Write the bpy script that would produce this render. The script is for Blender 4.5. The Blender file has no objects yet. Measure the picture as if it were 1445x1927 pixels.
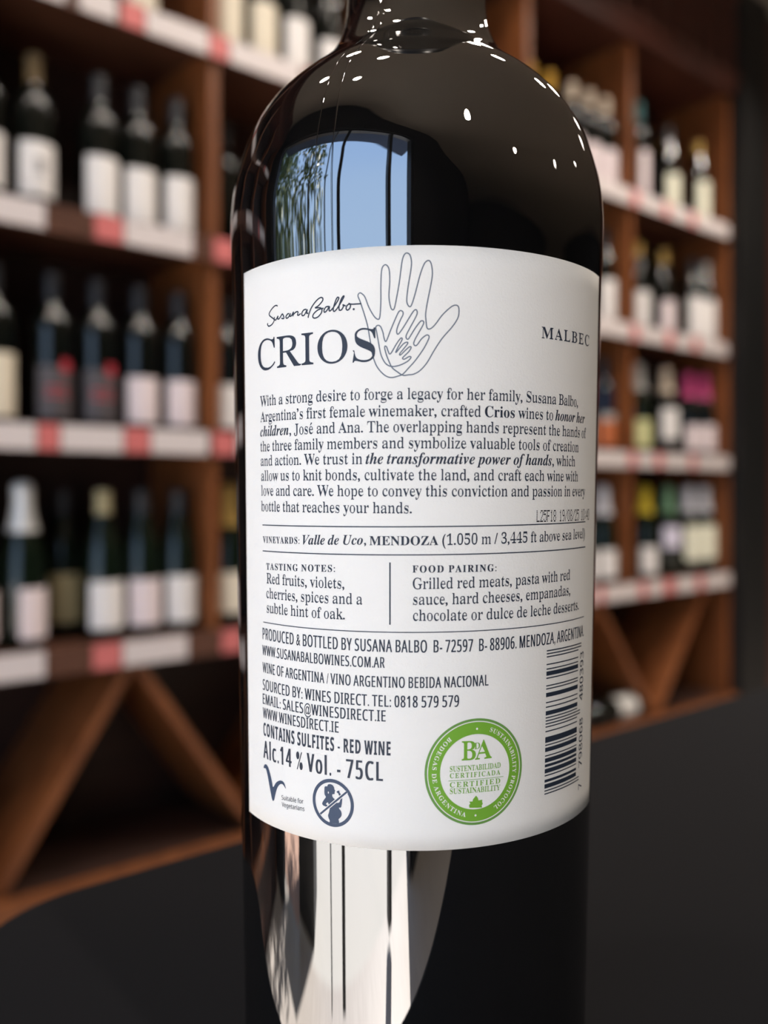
import bpy, bmesh, math, random
from mathutils import Vector, Matrix
from mathutils.geometry import tessellate_polygon

EXPOSURE, SKY, SUN, LAMP, GLASS_IOR = 0.15, 3.0, 25.0, 33.0, 2.8
# ------------------------------------------------------------------ scene, camera, light
sc = bpy.context.scene
C = sc.collection
R = math.radians
EYE = 1.03                       # lens height above the shop floor
TABLE = 0.90                     # table top height
D3 = Vector((0.7668, 0.6420, 0)) # along the wine shelves
W3 = Vector((-0.6420, 0.7668, 0))# towards the wine shelves
YAW = math.atan2(0.6420, 0.7668)


def P(s, w, z=0.0):
    """A point given along the shelf wall (s), towards it (w) and by height."""
    v = D3 * s + W3 * w
    return Vector((v.x, v.y, z))


cam = bpy.data.cameras.new('camera')
cam.sensor_fit = 'VERTICAL'
cam.sensor_height = 24.0
cam.sensor_width = 18.0
cam.lens = 24.0 * 1663.9 / 1927
cam.shift_y = -40.2 / 1927
cam.clip_start = 0.01
cam.clip_end = 200
cam.dof.use_dof = True
cam.dof.focus_distance = 0.163
cam.dof.aperture_fstop = cam.lens / 3.6
camo = bpy.data.objects.new('camera', cam)
camo.location = (0, 0, EYE)
camo.rotation_euler = (R(90), 0, 0)
C.objects.link(camo)
sc.camera = camo

vs = sc.view_settings
sc.display_settings.display_device = 'sRGB'
vs.view_transform = 'Standard'
vs.look = 'None'
vs.gamma = 1
vs.use_curve_mapping = False
vs.exposure = EXPOSURE

cy = sc.cycles
cy.use_denoising = True
cy.max_bounces = 7
cy.diffuse_bounces = 3
cy.glossy_bounces = 4
cy.transmission_bounces = 4
cy.transparent_max_bounces = 8
cy.caustics_reflective = False
cy.caustics_refractive = False
cy.sample_clamp_indirect = 6

world = bpy.data.worlds.new('sky')
sc.world = world
world.use_nodes = True
nt = world.node_tree
bg = nt.nodes['Background']
tc = nt.nodes.new('ShaderNodeTexCoord')
sep = nt.nodes.new('ShaderNodeSeparateXYZ')
ramp = nt.nodes.new('ShaderNodeValToRGB')
nt.links.new(tc.outputs['Generated'], sep.inputs[0])
nt.links.new(sep.outputs['Z'], ramp.inputs[0])
nt.links.new(ramp.outputs[0], bg.inputs[0])
ramp.color_ramp.elements[0].position = 0.0
ramp.color_ramp.elements[0].color = (0.50, 0.68, 0.92, 1)
ramp.color_ramp.elements[1].position = 0.9
ramp.color_ramp.elements[1].color = (0.28, 0.48, 0.90, 1)
bg.inputs[1].default_value = SKY

sun = bpy.data.lights.new('sun', 'SUN')
sun.energy = SUN
sun.angle = R(0.6)
sun.color = (1.0, 0.96, 0.91)
suno = bpy.data.objects.new('sun', sun)
C.objects.link(suno)
sd = (D3 * .80 + W3 * 0.60 + Vector((0, 0, -1.25))).normalized()
suno.rotation_euler = sd.to_track_quat('-Z', 'Y').to_euler()
suno.location = P(-6, 0, 8)

FACADE = -1.25                   # the shop front, across the shelf wall
WIN = (-1.33, 1.52, 0.0, 2.46)  # opening in it: w from, w to, z from, z to
CEIL = 2.90

# sky portal in the shop window (guides daylight sampling, gives off nothing itself)
pl = bpy.data.lights.new('window_portal', 'AREA')
pl.shape = 'RECTANGLE'
pl.size = WIN[1] - WIN[0]
pl.size_y = WIN[3] - WIN[2]
pl.cycles.is_portal = True
plo = bpy.data.objects.new('window_portal', pl)
C.objects.link(plo)
plo.location = P(FACADE - 0.01, (WIN[0] + WIN[1]) / 2, (WIN[2] + WIN[3]) / 2)
plo.rotation_euler = D3.to_track_quat('-Z', 'Z').to_euler()

# the shop's ceiling spotlights, plus two added over the far bays to brighten them
LAMPS = [(0.03, -1.32, 2.6), (1.15, -2.67, 4.2), (2.82, -2.12, 8.0), (3.47, -0.94, 8.0), (3.21, 0.58, 1.0),
         (1.95, 0.56, 1.0), (1.73, 1.32, .75), (1.46, 1.08, .75), (0.93, 1.25, .65), (-0.52, 0.46, 0.5),
         (0.07, 0.53, 0.5), (1.40, 0.63, 0.9), (2.45, 1.20, 1.2), (3.05, 1.15, 1.4), (0.45, 1.20, 0.6), (-0.3, 1.1, .6)]
for s, w, k in LAMPS:
    l = bpy.data.lights.new('ceiling_spot', 'SPOT')
    l.energy = LAMP * k
    l.color = (1.0, 0.89, 0.78)
    l.spot_size = R(130)
    l.spot_blend = 0.8
    l.shadow_soft_size = 0.045
    lo = bpy.data.objects.new('ceiling_spot', l)
    C.objects.link(lo)
    lo.location = P(s, w, CEIL - 0.07)

# ------------------------------------------------------------------ helpers


def mat(name, col, rough=0.5, metal=0.0, ior=1.45, spec=0.5):
    m = bpy.data.materials.new(name)
    m.use_nodes = True
    b = m.node_tree.nodes['Principled BSDF']
    b.inputs['Base Color'].default_value = (*col, 1)
    b.inputs['Roughness'].default_value = rough
    b.inputs['Metallic'].default_value = metal
    b.inputs['IOR'].default_value = ior
    b.inputs['Specular IOR Level'].default_value = spec
    return m


def N(m, t):
    return m.node_tree.nodes.new(t)


def L(m, a, b):
    m.node_tree.links.new(a, b)


def bump(m, scale, strength, dist, detail=3.0, stretch=(1, 1, 1)):
    t = N(m, 'ShaderNodeTexCoord')
    mp = N(m, 'ShaderNodeMapping')
    mp.inputs['Scale'].default_value = stretch
    n = N(m, 'ShaderNodeTexNoise')
    n.inputs['Scale'].default_value = scale
    n.inputs['Detail'].default_value = detail
    b = N(m, 'ShaderNodeBump')
    b.inputs['Strength'].default_value = strength
    b.inputs['Distance'].default_value = dist
    L(m, t.outputs['Object'], mp.inputs[0])
    L(m, mp.outputs[0], n.inputs['Vector'])
    L(m, n.outputs[0], b.inputs['Height'])
    L(m, b.outputs[0], m.node_tree.nodes['Principled BSDF'].inputs['Normal'])
    return n


def wood(name, c1, c2, rough=0.45, scale=6, stretch=(1, 1, 12)):
    m = mat(name, c1, rough)
    t = N(m, 'ShaderNodeTexCoord')
    mp = N(m, 'ShaderNodeMapping')
    mp.inputs['Scale'].default_value = stretch
    n = N(m, 'ShaderNodeTexNoise')
    n.inputs['Scale'].default_value = scale
    n.inputs['Detail'].default_value = 5
    r = N(m, 'ShaderNodeValToRGB')
    r.color_ramp.elements[0].position = 0.3
    r.color_ramp.elements[1].position = 0.7
    r.color_ramp.elements[0].color = (*c1, 1)
    r.color_ramp.elements[1].color = (*c2, 1)
    L(m, t.outputs['Object'], mp.inputs[0])
    L(m, mp.outputs[0], n.inputs['Vector'])
    L(m, n.outputs[0], r.inputs[0])
    L(m, r.outputs[0], m.node_tree.nodes['Principled BSDF'].inputs['Base Color'])
    return m


def link_mesh(name, me, parent=None):
    o = bpy.data.objects.new(name, me)
    C.objects.link(o)
    if parent is not None:
        o.parent = parent
    return o


def obj(name, bm, material, parent=None, smooth=False, bevel=0.0):
    me = bpy.data.meshes.new(name)
    bmesh.ops.recalc_face_normals(bm, faces=bm.faces[:])
    bm.to_mesh(me)
    bm.free()
    for m in (material if isinstance(material, (list, tuple)) else [material]):
        me.materials.append(m)
    if smooth:
        for p in me.polygons:
            p.use_smooth = True
    o = link_mesh(name, me, parent)
    if bevel:
        b = o.modifiers.new('bevel', 'BEVEL')
        b.width = bevel
        b.segments = 2
        b.limit_method = 'ANGLE'
    return o


def tag(o, label, cat, group=None):
    o['label'] = label
    o['category'] = cat
    if group:
        o['group'] = group
    return o


def struct(o, label=None, cat=None):
    o['kind'] = 'structure'
    if label:
        o['label'] = label
    if cat:
        o['category'] = cat
    return o


def empty(name, loc=(0, 0, 0), rz=0.0):
    o = bpy.data.objects.new(name, None)
    o.empty_display_size = 0.05
    C.objects.link(o)
    o.location = loc
    o.rotation_euler = (0, 0, rz)
    return o


def box(bm, x0, x1, y0, y1, z0, z1, mi=0):
    v = [bm.verts.new(p) for p in ((x0, y0, z0), (x1, y0, z0), (x1, y1, z0), (x0, y1, z0),
                                   (x0, y0, z1), (x1, y0, z1), (x1, y1, z1), (x0, y1, z1))]
    for q in ((0, 3, 2, 1), (4, 5, 6, 7), (0, 1, 5, 4), (1, 2, 6, 5), (2, 3, 7, 6), (3, 0, 4, 7)):
        f = bm.faces.new([v[i] for i in q])
        f.material_index = mi


def bar(bm, a, b, y0, y1, t):
    """A board of thickness t whose cross-section runs from a to b in the x-z plane."""
    a, b = Vector((a[0], 0, a[1])), Vector((b[0], 0, b[1]))
    d = (b - a).normalized()
    n = Vector((-d.z, 0, d.x)) * t / 2
    q = [a + n, b + n, b - n, a - n]
    v = [bm.verts.new((p.x, y, p.z)) for y in (y0, y1) for p in q]
    for f in ((0, 1, 2, 3), (7, 6, 5, 4), (0, 4, 5, 1), (1, 5, 6, 2), (2, 6, 7, 3), (3, 7, 4, 0)):
        bm.faces.new([v[i] for i in f])


def lathe(bm, prof, n=48, mi=0, caps=True):
    rings = []
    for r, z in prof:
        if r < 1e-6:
            rings.append([bm.verts.new((0, 0, z))])
        else:
            rings.append([bm.verts.new((r * math.sin(2 * math.pi * i / n), -r * math.cos(2 * math.pi * i / n), z)) for i in range(n)])
    for a, b in zip(rings, rings[1:]):
        for i in range(n):
            j = (i + 1) % n
            if len(a) == 1 and len(b) == 1:
                continue
            if len(a) == 1:
                f = bm.faces.new((a[0], b[j], b[i]))
            elif len(b) == 1:
                f = bm.faces.new((a[i], a[j], b[0]))
            else:
                f = bm.faces.new((a[i], a[j], b[j], b[i]))
            f.material_index = mi
    if caps:
        for r in (rings[0], rings[-1]):
            if len(r) > 1:
                bm.faces.new(r)


def pchip(pts, n):
    h = [p[0] for p in pts]
    y = [p[1] for p in pts]
    k = len(h)
    w = [h[i + 1] - h[i] for i in range(k - 1)]
    d = [(y[i + 1] - y[i]) / w[i] for i in range(k - 1)]
    m = [0.0] * k
    m[0], m[-1] = d[0], d[-1]
    for i in range(1, k - 1):
        if d[i - 1] * d[i] > 0:
            a, b = 2 * w[i] + w[i - 1], w[i] + 2 * w[i - 1]
            m[i] = (a + b) / (a / d[i - 1] + b / d[i])
    out = []
    for q in range(n + 1):
        x = h[0] + (h[-1] - h[0]) * q / n
        j = max(i for i in range(k - 1) if h[i] <= x + 1e-12)
        t = (x - h[j]) / w[j]
        out.append((x, (2 * t**3 - 3 * t**2 + 1) * y[j] + (t**3 - 2 * t**2 + t) * w[j] * m[j]
                    + (-2 * t**3 + 3 * t**2) * y[j + 1] + (t**3 - t**2) * w[j] * m[j + 1]))
    return out


def spot(root, s, w, z, rz=0.0):
    root.location = P(s, w, z)
    root.rotation_euler = (0, 0, YAW + rz)
    return root

# ------------------------------------------------------------------ the room
M_floor = wood('floor_boards', (0.36, 0.32, 0.29), (0.44, 0.40, 0.365), 0.45, 5, (1, 14, 1))
M_dark = mat('charcoal_paint', (0.012, 0.012, 0.014), 0.45)
M_pil = mat('black_paint', (0.006, 0.006, 0.006), 0.5)
M_ceil = mat('ceiling_plaster', (0.22, 0.19, 0.155), 0.9)
M_pave = mat('paving', (0.46, 0.44, 0.41), 0.9)
bump(M_pave, 30, 0.3, 0.01)
M_brick = mat('pink_brick', (0.46, 0.29, 0.22), 0.9)
bump(M_brick, 40, 0.3, 0.01)
M_metal = mat('dark_window_metal', (0.02, 0.022, 0.026), 0.35)
M_awn = mat('navy_awning_canvas', (0.03, 0.05, 0.10), 0.9)
M_red = wood('dark_red_wood', (0.05, 0.012, 0.008), (0.09, 0.022, 0.014), 0.4, 5)

S0, S1, W0, W1 = FACADE, 7.0, -6.5, 2.03
base = Matrix.Rotation(YAW, 4, 'Z')


def wallobj(name, boxes, m):
    bm = bmesh.new()
    for b in boxes:
        box(bm, *b)
    o = obj(name, bm, m)
    o.matrix_world = base
    return struct(o)


wallobj('floor', [(S0 - 0.2, S1 + .2, W0 - .2, W1 + .2, -0.1, 0)], M_floor)
wallobj('ceiling', [(S0 - 0.2, S1 + .2, W0 - .2, W1 + .2, CEIL, CEIL + 0.1)], M_ceil)
wallobj('wall_back', [(S0 - .2, S1, W1, W1 + .2, 0, CEIL)], M_dark)
wallobj('wall_right', [(S1, S1 + .2, W0, W1 + .2, 0, CEIL)], M_dark)
wallobj('wall_near', [(S0 - .2, S1 + .2, W0 - .2, W0, 0, CEIL)], M_dark)
wallobj('wall_left', [(S0 - .2, S0, W0, WIN[0], 0, CEIL), (S0 - .2, S0, WIN[1], W1, 0, CEIL),
                      (S0 - .2, S0, WIN[0], WIN[1], WIN[3], CEIL)], M_dark)
fr = [(S0 - .1, S0 - .03, WIN[0], WIN[0] + .05, WIN[2], WIN[3]), (S0 - .1, S0 - .03, WIN[1] - .05, WIN[1], WIN[2], WIN[3]),
      (S0 - .1, S0 - .03, WIN[0] + .05, WIN[1] - .05, WIN[3] - .05, WIN[3])]
for w, t in ((-0.785, 0.06), (0.05, 0.05), (0.265, 0.016)):
    fr.append((S0 - .1, S0 - .03, w - t / 2, w + t / 2, WIN[2] + .05, WIN[3] - .05))
wallobj('window_1', fr, M_metal)

# dark pillar beyond the shelves and the red-brown panelling after it
pil = wallobj('wall_pillar', [(3.115, 3.332, 1.66, W1, 0, CEIL)], M_pil)
pil['label'] = 'charcoal painted pillar at the right end of the wine shelves'
pan = wallobj('wall_panelling', [(3.332, 5.2, 1.70, W1, 0, CEIL)], M_red)
pan['label'] = 'dark red wooden panelling beyond the charcoal pillar'

# outside the shop window
pv = wallobj('pavement', [(-14, S0 - .2, -14, 1.06, -0.12, -0.002)], M_pave)
pv['label'] = 'pale paved pavement outside the shop window'
bv = wallobj('path', [(-14, S0 - .2, 1.06, 12, -0.12, -0.004)], M_brick)
bv['label'] = 'pinkish brick path outside the shop window, towards the shelves'
bm = bmesh.new()
v = [bm.verts.new(p) for p in ((S0 - .2, WIN[0] - .3, 2.62), (S0 - .2, WIN[1] + .2, 2.62), (S0 - .75, WIN[1] + .2, 2.56), (S0 - .75, WIN[0] - .3, 2.56))]
v2 = [bm.verts.new((q.co.x, q.co.y, q.co.z + .03)) for q in v]
bm.faces.new(v)
bm.faces.new(v2[::-1])
for i in range(4):
    j = (i + 1) % 4
    bm.faces.new((v[i], v2[i], v2[j], v[j]))
aw = struct(obj('trim_1', bm, M_awn))
aw.matrix_world = base
aw['label'] = 'navy canvas awning above the shop window'

M_bark = mat('bark', (0.05, 0.035, 0.025), 0.9)
M_leaf = mat('green_leaves', (0.085, 0.13, 0.03), 0.5)
M_pot = mat('added_planter_black', (0.02, 0.02, 0.02), 0.5)
rnd = random.Random(4)


def tree(s, w, h, spread, label, n=900, low=.22):
    t = empty('street_tree', P(s, w, -0.004), YAW)
    tag(t, label, 'tree', 'trees outside the shop window')
    bm = bmesh.new()
    lathe(bm, [(.045, 0), (.035, h * .4), (.02, h * .8), (.004, h)], 10)
    obj('trunk', bm, M_bark, t, True)
    bm = bmesh.new()
    for i in range(n):
        z = h * (low + (1 - low) * rnd.random())
        r = spread * math.sqrt(rnd.random()) * (1.1 - abs(z / h - .6))
        a = rnd.random() * 6.283
        c = Vector((r * math.cos(a), r * math.sin(a), z))
        d = Vector((rnd.uniform(-1, 1), rnd.uniform(-1, 1), rnd.uniform(-1.6, .3))).normalized()
        sdv = d.orthogonal().normalized() * .022
        ln = .09 + .07 * rnd.random()
        q = [c, c + d * ln * .5 + sdv, c + d * ln, c + d * ln * .5 - sdv]
        bm.faces.new([bm.verts.new(p) for p in q])
    f = obj('foliage', bm, M_leaf, t)


tree(-2.15, 0.80, 2.9, .42, 'slim leafy tree outside the shop window, nearer the shelves')
tree(-2.35, 2.25, 3.6, .85, 'bushier tree outside the shop window, further along the pavement', 6500, .06)

bm = bmesh.new()
box(bm, -.13, .13, -.20, .20, 0, .62)
pt = obj('planter', bm, M_pot, None, bevel=.01)  # unseen block, added to leave a dark gap in the bottle's window reflection
spot(pt, S0 - .40, .86, -.002)
tag(pt, 'unseen black planter added outside the shop window to darken a reflection', 'planter')

# ------------------------------------------------------------------ the wall of wine shelves
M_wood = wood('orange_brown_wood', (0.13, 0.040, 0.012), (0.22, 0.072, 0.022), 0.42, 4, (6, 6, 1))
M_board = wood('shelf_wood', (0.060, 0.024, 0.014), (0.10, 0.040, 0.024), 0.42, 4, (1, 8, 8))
M_back = wood('shade_darkened_wood', (0.020, 0.008, 0.005), (0.034, 0.013, 0.008), 0.55, 3)  # shade of the shelf interior put into a darker wood colour
M_corn = wood('dark_red_brown_wood', (0.045, 0.014, 0.009), (0.08, 0.024, 0.015), 0.45, 5)
M_strip = mat('white_price_card', (0.62, 0.56, 0.55), 0.45)
M_tagr = mat('red_price_card', (0.56, 0.15, 0.145), 0.45)

FRONT = 1.694
DEPTH = 0.30
SH = [EYE + 0.957 + .025, EYE + 0.519 + .025, EYE + 0.102 + .025, EYE - 0.326 + .025]
X_L, X_R = -1.17, 3.101
BASEZ = EYE - 0.757

rack = empty('wine_shelving', P(0, FRONT, 0), YAW)
tag(rack, 'tall orange-brown wooden wall shelving full of wine bottles', 'shelving')
for i, s in enumerate((-1.159, -0.64, -0.109, 0.42, 0.945, 1.457, 1.97, 2.48, 3.09)):
    bm = bmesh.new()
    box(bm, s - .011, s + .011, .006, DEPTH, 0 if i in (0, 8) else SH[3] - .03, EYE + 1.47)
    obj('upright', bm, M_wood, rack)
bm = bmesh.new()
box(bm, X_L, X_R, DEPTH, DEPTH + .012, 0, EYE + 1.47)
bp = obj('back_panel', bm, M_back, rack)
bp['label'] = 'brown back panel, darkened with painted shade'

STRIPS = [
    [('w', -.02, .30), ('r', .33, .39), ('w', .44, .62), ('w', .645, .722), ('r', .729, .782), ('w', .782, .926), ('r', .926, .976), ('w', .976, 1.165), ('r', 1.18, 1.23),
     ('w', 1.24, 1.44), ('r', 1.47, 1.52), ('w', 1.53, 1.72), ('w', 1.74, 1.95), ('r', 2.16, 2.21), ('w', 2.215, 2.464), ('r', 2.464, 2.508), ('w', 2.508, 2.648),
     ('r', 2.648, 2.686), ('w', 2.686, 2.813), ('r', 2.813, 2.854), ('w', 2.854, 3.075)],
    [('w', .10, .40), ('w', .44, .582), ('r', .675, .736), ('w', .736, .889), ('r', .937, .991), ('w', .995, 1.21), ('r', 1.25, 1.30), ('w', 1.31, 1.52), ('w', 1.6, 1.78),
     ('w', 1.99, 2.18), ('r', 2.19, 2.24), ('w', 2.24, 2.464), ('r', 2.464, 2.508), ('w', 2.508, 2.664), ('r', 2.664, 2.712), ('w', 2.712, 2.83), ('r', 2.83, 2.875), ('w', 2.875, 3.065)],
    [('w', .02, .30), ('r', .31, .36), ('w', .40, .565), ('r', .565, .609), ('w', .609, .736), ('r', .736, .793), ('w', .793, .926), ('r', .935, .991), ('w', .995, 1.20),
     ('r', 1.24, 1.29), ('w', 1.30, 1.5), ('w', 1.6, 1.8), ('r', 1.82, 1.87), ('w', 2.0, 2.20), ('r', 2.2, 2.25), ('w', 2.25, 2.449), ('r', 2.449, 2.493), ('w', 2.493, 2.6), ('r', 2.6, 2.648),
     ('w', 2.648, 2.813), ('r', 2.813, 2.854), ('w', 2.854, 3.08)],
    [('w', .10, .38), ('w', .42, .582), ('r', .671, .733), ('w', .733, .877), ('r', .956, 1.01), ('w', 1.02, 1.2), ('r', 1.3, 1.35), ('w', 1.36, 1.55), ('w', 1.7, 1.9),
     ('r', 2.14, 2.20), ('w', 2.20, 2.285), ('r', 2.285, 2.32), ('w', 2.32, 2.508), ('r', 2.508, 2.554), ('w', 2.554, 2.648), ('r', 2.648, 2.72), ('w', 2.725, 2.854), ('r', 2.854, 2.905), ('w', 2.911, 3.085)]]
for z, st in zip(SH, STRIPS):
    bm = bmesh.new()
    box(bm, X_L, X_R, 0.0, DEPTH, z - .028, z - .002)
    box(bm, X_L, X_R, -.004, .012, z - .052, z)
    sb = obj('shelf_board', bm, M_board, rack)
    st = st + [('w', -1.1, -.9), ('r', -.88, -.83), ('w', -.6, -.35)]
    for k, a, b in st:
        bm = bmesh.new()
        box(bm, a + .002, b - .002, -.0065, -.0035, z - .050, z - .001)
        o = obj('price_strip' if k == 'w' else 'price_tag', bm, M_strip if k == 'w' else M_tagr, sb)
        if k == 'r':
            o['label'] = 'red price tag'
bm = bmesh.new()
box(bm, X_L, X_R, -.005, DEPTH, BASEZ - .03, BASEZ)
box(bm, X_L, X_R, .01, .03, 0, BASEZ - .03)
bb = obj('base_board', bm, M_back, rack)  # bin floor: shade painted in with the dark wood, lit edge stays orange
bm = bmesh.new()
box(bm, X_L, X_R, -.03, -.005, BASEZ - .045, BASEZ + .006)
obj('base_edge', bm, M_wood, bb)
zt, zb = SH[3] - .055, BASEZ + .002
for a, b in (((.757, zt), (.500, zb)), ((.775, zt), (1.05, zb)), ((1.36, zt), (1.08, zb)), ((1.38, zt), (1.66, zb)),
             ((2.315, zt), (2.615, zb)), ((2.95, zt), (2.645, zb)), ((2.295, zt), (2.00, zb)), ((.17, zt), (.47, zb)), ((.15, zt), (-.09, zb))):
    bm = bmesh.new()
    bar(bm, a, b, .012, DEPTH - .002, .02)
    obj('diagonal_brace', bm, M_wood, rack)
# slatted cornice over the top shelf
bm = bmesh.new()
box(bm, X_L, X_R, -.02, DEPTH, EYE + 1.47, EYE + 1.51)
cor = obj('cornice', bm, M_corn, rack)
bm = bmesh.new()
box(bm, X_L, X_R, -.03, -.005, EYE + 1.51, EYE + 1.545)
box(bm, X_L, X_R, -.03, -.005, EYE + 1.81, CEIL - .002)
s = X_L
while s < X_R - .05:
    box(bm, s, s + .055, -.022, -.006, EYE + 1.545, EYE + 1.81)
    s += .105
box(bm, X_L, X_R, .06, .07, EYE + 1.51, CEIL - .002)
obj('slatted_frieze', bm, M_corn, cor)

# ------------------------------------------------------------------ bottles on the shelves
GL = {'black': mat('black_green_glass', (0.004, 0.005, 0.004), 0.06, ior=1.52),
      'green': mat('dark_green_glass', (0.005, 0.009, 0.005), 0.06, ior=1.52),
      'blue': mat('dark_blue_glass', (0.010, 0.012, 0.024), 0.06, ior=1.52)}
COL = {'white': (0.74, 0.71, 0.69), 'pinkwhite': (0.72, 0.62, 0.63), 'cream': (0.70, 0.63, 0.50), 'grey': (0.06, 0.055, 0.06), 'black': (0.02, 0.02, 0.022),
       'navycap': (0.020, 0.021, 0.025), 'bronze': (0.10, 0.065, 0.025), 'gold': (0.50, 0.32, 0.09), 'mustard': (0.50, 0.27, 0.02), 'creamcap': (0.62, 0.50, 0.38), 'foil': (0.80, 0.79, 0.76),
       'teal': (0.03, 0.13, 0.14), 'magenta': (0.55, 0.06, 0.20), 'greycap': (0.40, 0.39, 0.37), 'green': (0.16, 0.30, 0.17), 'yellow': (0.62, 0.46, 0.03),
       'whitecap': (0.66, 0.65, 0.68), 'orange': (0.46, 0.13, 0.045), 'lime': (0.60, 0.60, 0.30), 'lilac': (0.66, 0.62, 0.74), 'ivory': (0.74, 0.73, 0.58), 'red': (0.45, 0.03, 0.05), 'beige': (0.40, 0.34, 0.19), 'smoke': (0.075, 0.065, 0.07), 'ink': (0.32, 0.31, 0.31)}
CM = {k: mat(k + '_print', v, 0.5 if not k.endswith('cap') and k not in ('gold', 'foil', 'magenta') else 0.35) for k, v in COL.items()}
for k in ('gold', 'foil'):
    CM[k].node_tree.nodes['Principled BSDF'].inputs['Metallic'].default_value = 0.4
PROF = {
    'bordeaux': [(0, .006), (.030, .001), (.0350, 0), (.0375, .004), (.0378, .10), (.0378, .188), (.0368, .202), (.0325, .215), (.0255, .226), (.0190, .236), (.0158, .246), (.0148, .258), (.0145, .29)],
    'burgundy': [(0, .006), (.032, .001), (.0370, 0), (.0395, .004), (.0398, .10), (.0396, .155), (.0380, .172), (.0335, .194), (.0270, .218), (.0210, .238), (.0172, .254), (.0152, .268), (.0147, .29)],
    'sparkling': [(0, .010), (.034, .001), (.0400, 0), (.0428, .005), (.0430, .10), (.0425, .150), (.0405, .172), (.0350, .200), (.0275, .228), (.0215, .250), (.0180, .268), (.0165, .29)]}
CAP = {'bordeaux': [(.0163, .238), (.0155, .26), (.0155, .288), (.0162, .290), (.0162, .299), (.0150, .302), (0, .302)],
       'screw': [(.0158, .243), (.0158, .244), (.0156, .299), (.0146, .302), (0, .302)],
       'burgundy': [(.0176, .252), (.0158, .266), (.0156, .288), (.0163, .290), (.0163, .299), (.015, .302), (0, .302)],
       'sparkling': [(.0300, .222), (.0232, .250), (.0200, .270), (.0190, .285), (.0205, .300), (.0195, .312), (.012, .318), (0, .319)]}
RAD = {'bordeaux': .0378, 'burgundy': .0397, 'sparkling': .043}
cache = {}


def patch(bm, r, a0, a1, z0, z1, mi=0, n=20):
    lo = [bm.verts.new((r * math.sin(a0 + (a1 - a0) * i / n), -r * math.cos(a0 + (a1 - a0) * i / n), z0)) for i in range(n + 1)]
    hi = [bm.verts.new((v.co.x, v.co.y, z1)) for v in lo]
    for i in range(n):
        bm.faces.new((lo[i], lo[i + 1], hi[i + 1], hi[i])).material_index = mi


def part(key, name, build, mats, parent):
    if key in cache:
        return link_mesh(name, cache[key], parent)
    bm = bmesh.new()
    build(bm)
    o = obj(name, bm, mats, parent, True)
    cache[key] = o.data
    return o


def bottle(label, group, row, s, kind='bordeaux', glass='black', cap='black', lab='white', z=(.022, .125), arc=62, rz=0.0, dw=0.0, extra=(), capkind=None, tall=1.0):
    t = empty('wine_bottle' if kind != 'sparkling' else 'sparkling_wine_bottle')
    tag(t, label, 'bottle', group)
    t.scale = (1, 1, tall)
    if row is not None:
        spot(t, s, FRONT + .065 + dw, SH[row], R(rz))
    part((kind, glass), 'glass_body', lambda b: lathe(b, PROF[kind], 40), GL[glass], t)
    ck = capkind or kind
    part((ck, cap, 'cap'), 'screw_cap' if ck == 'screw' else 'foil' if ck == 'sparkling' else 'capsule', lambda b: lathe(b, CAP[ck], 28, caps=False), CM[cap], t)
    if lab:
        r = RAD[kind] + .0006
        a = R(arc)

        def lb(b):
            patch(b, r, -a, a, z[0], z[1])
            for q, (a0, a1, z0, z1, c) in enumerate(extra):
                patch(b, r + .0003, R(a0), R(a1), z0, z1, q + 1, 8)
        part((kind, lab, z, arc, extra), 'label', lb, [CM[lab]] + [CM[e[4]] for e in extra], t)
    return t


MOTIF = ((-14, 14, .062, .094, 'ink'), (-30, 30, .040, .043, 'ink'))
RUBY = ((8, 40, .105, .128, 'red'), (-36, 30, .070, .074, 'red'), (-36, 30, .056, .060, 'red'))
G1, G2, G3, G4 = ('bottles on the top shelf', 'bottles on the second shelf', 'bottles on the third shelf', 'bottles on the lowest shelf')
E1, E2, E3, E4 = ('far bottles on the top shelf', 'far bottles on the second shelf', 'far bottles on the third shelf', 'far bottles on the lowest shelf')
# top shelf, left of the big bottle
bottle('white-labelled bottle on the top shelf at the upper left edge', G1, 0, .655, lab='white', z=(.02, .12))
bottle('cream-labelled bottle on the top shelf, last before the orange upright', G1, 0, .80, lab='cream', z=(.015, .125))
bottle('cream-labelled bottle on the top shelf, first to the right of the orange upright', G1, 0, 1.007, lab='cream', z=(.012, .14))
bottle('cream-labelled bottle on the top shelf, second to the right of the orange upright', G1, 0, 1.098, lab='cream', z=(.012, .135))
bottle('white-labelled bottle on the top shelf, third right of the orange upright', G1, 0, 1.19, lab='white', z=(.012, .13))
bottle('white-labelled bottle on the top shelf, right against the big bottle’s shoulder', G1, 0, 1.29, lab='white', z=(.012, .11))
# second shelf, left
bottle('white-labelled bottle cut by the left edge on the second shelf', G2, 1, .490, lab='white', cap='black', rz=-10)
bottle('bottle with a grey motif on its white label, second shelf, left', G2, 1, .583, lab='white', cap='bronze', extra=MOTIF)
bottle('white-labelled bottle on the second shelf, just right of the empty gap', G2, 1, .713, lab='white', cap='navycap', capkind='screw', z=(.012, .128))
bottle('white-labelled bottle on the second shelf, middle of the three before the upright', G2, 1, .796, lab='white', cap='navycap', capkind='screw', z=(.012, .122))
bottle('white-labelled bottle on the second shelf, touching the orange upright', G2, 1, .885, lab='white', cap='navycap', capkind='screw', z=(.012, .125))
bottle('black bottle just right of the orange upright on the second shelf', G2, 1, 1.03, lab=None, cap='black', dw=.05)
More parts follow.
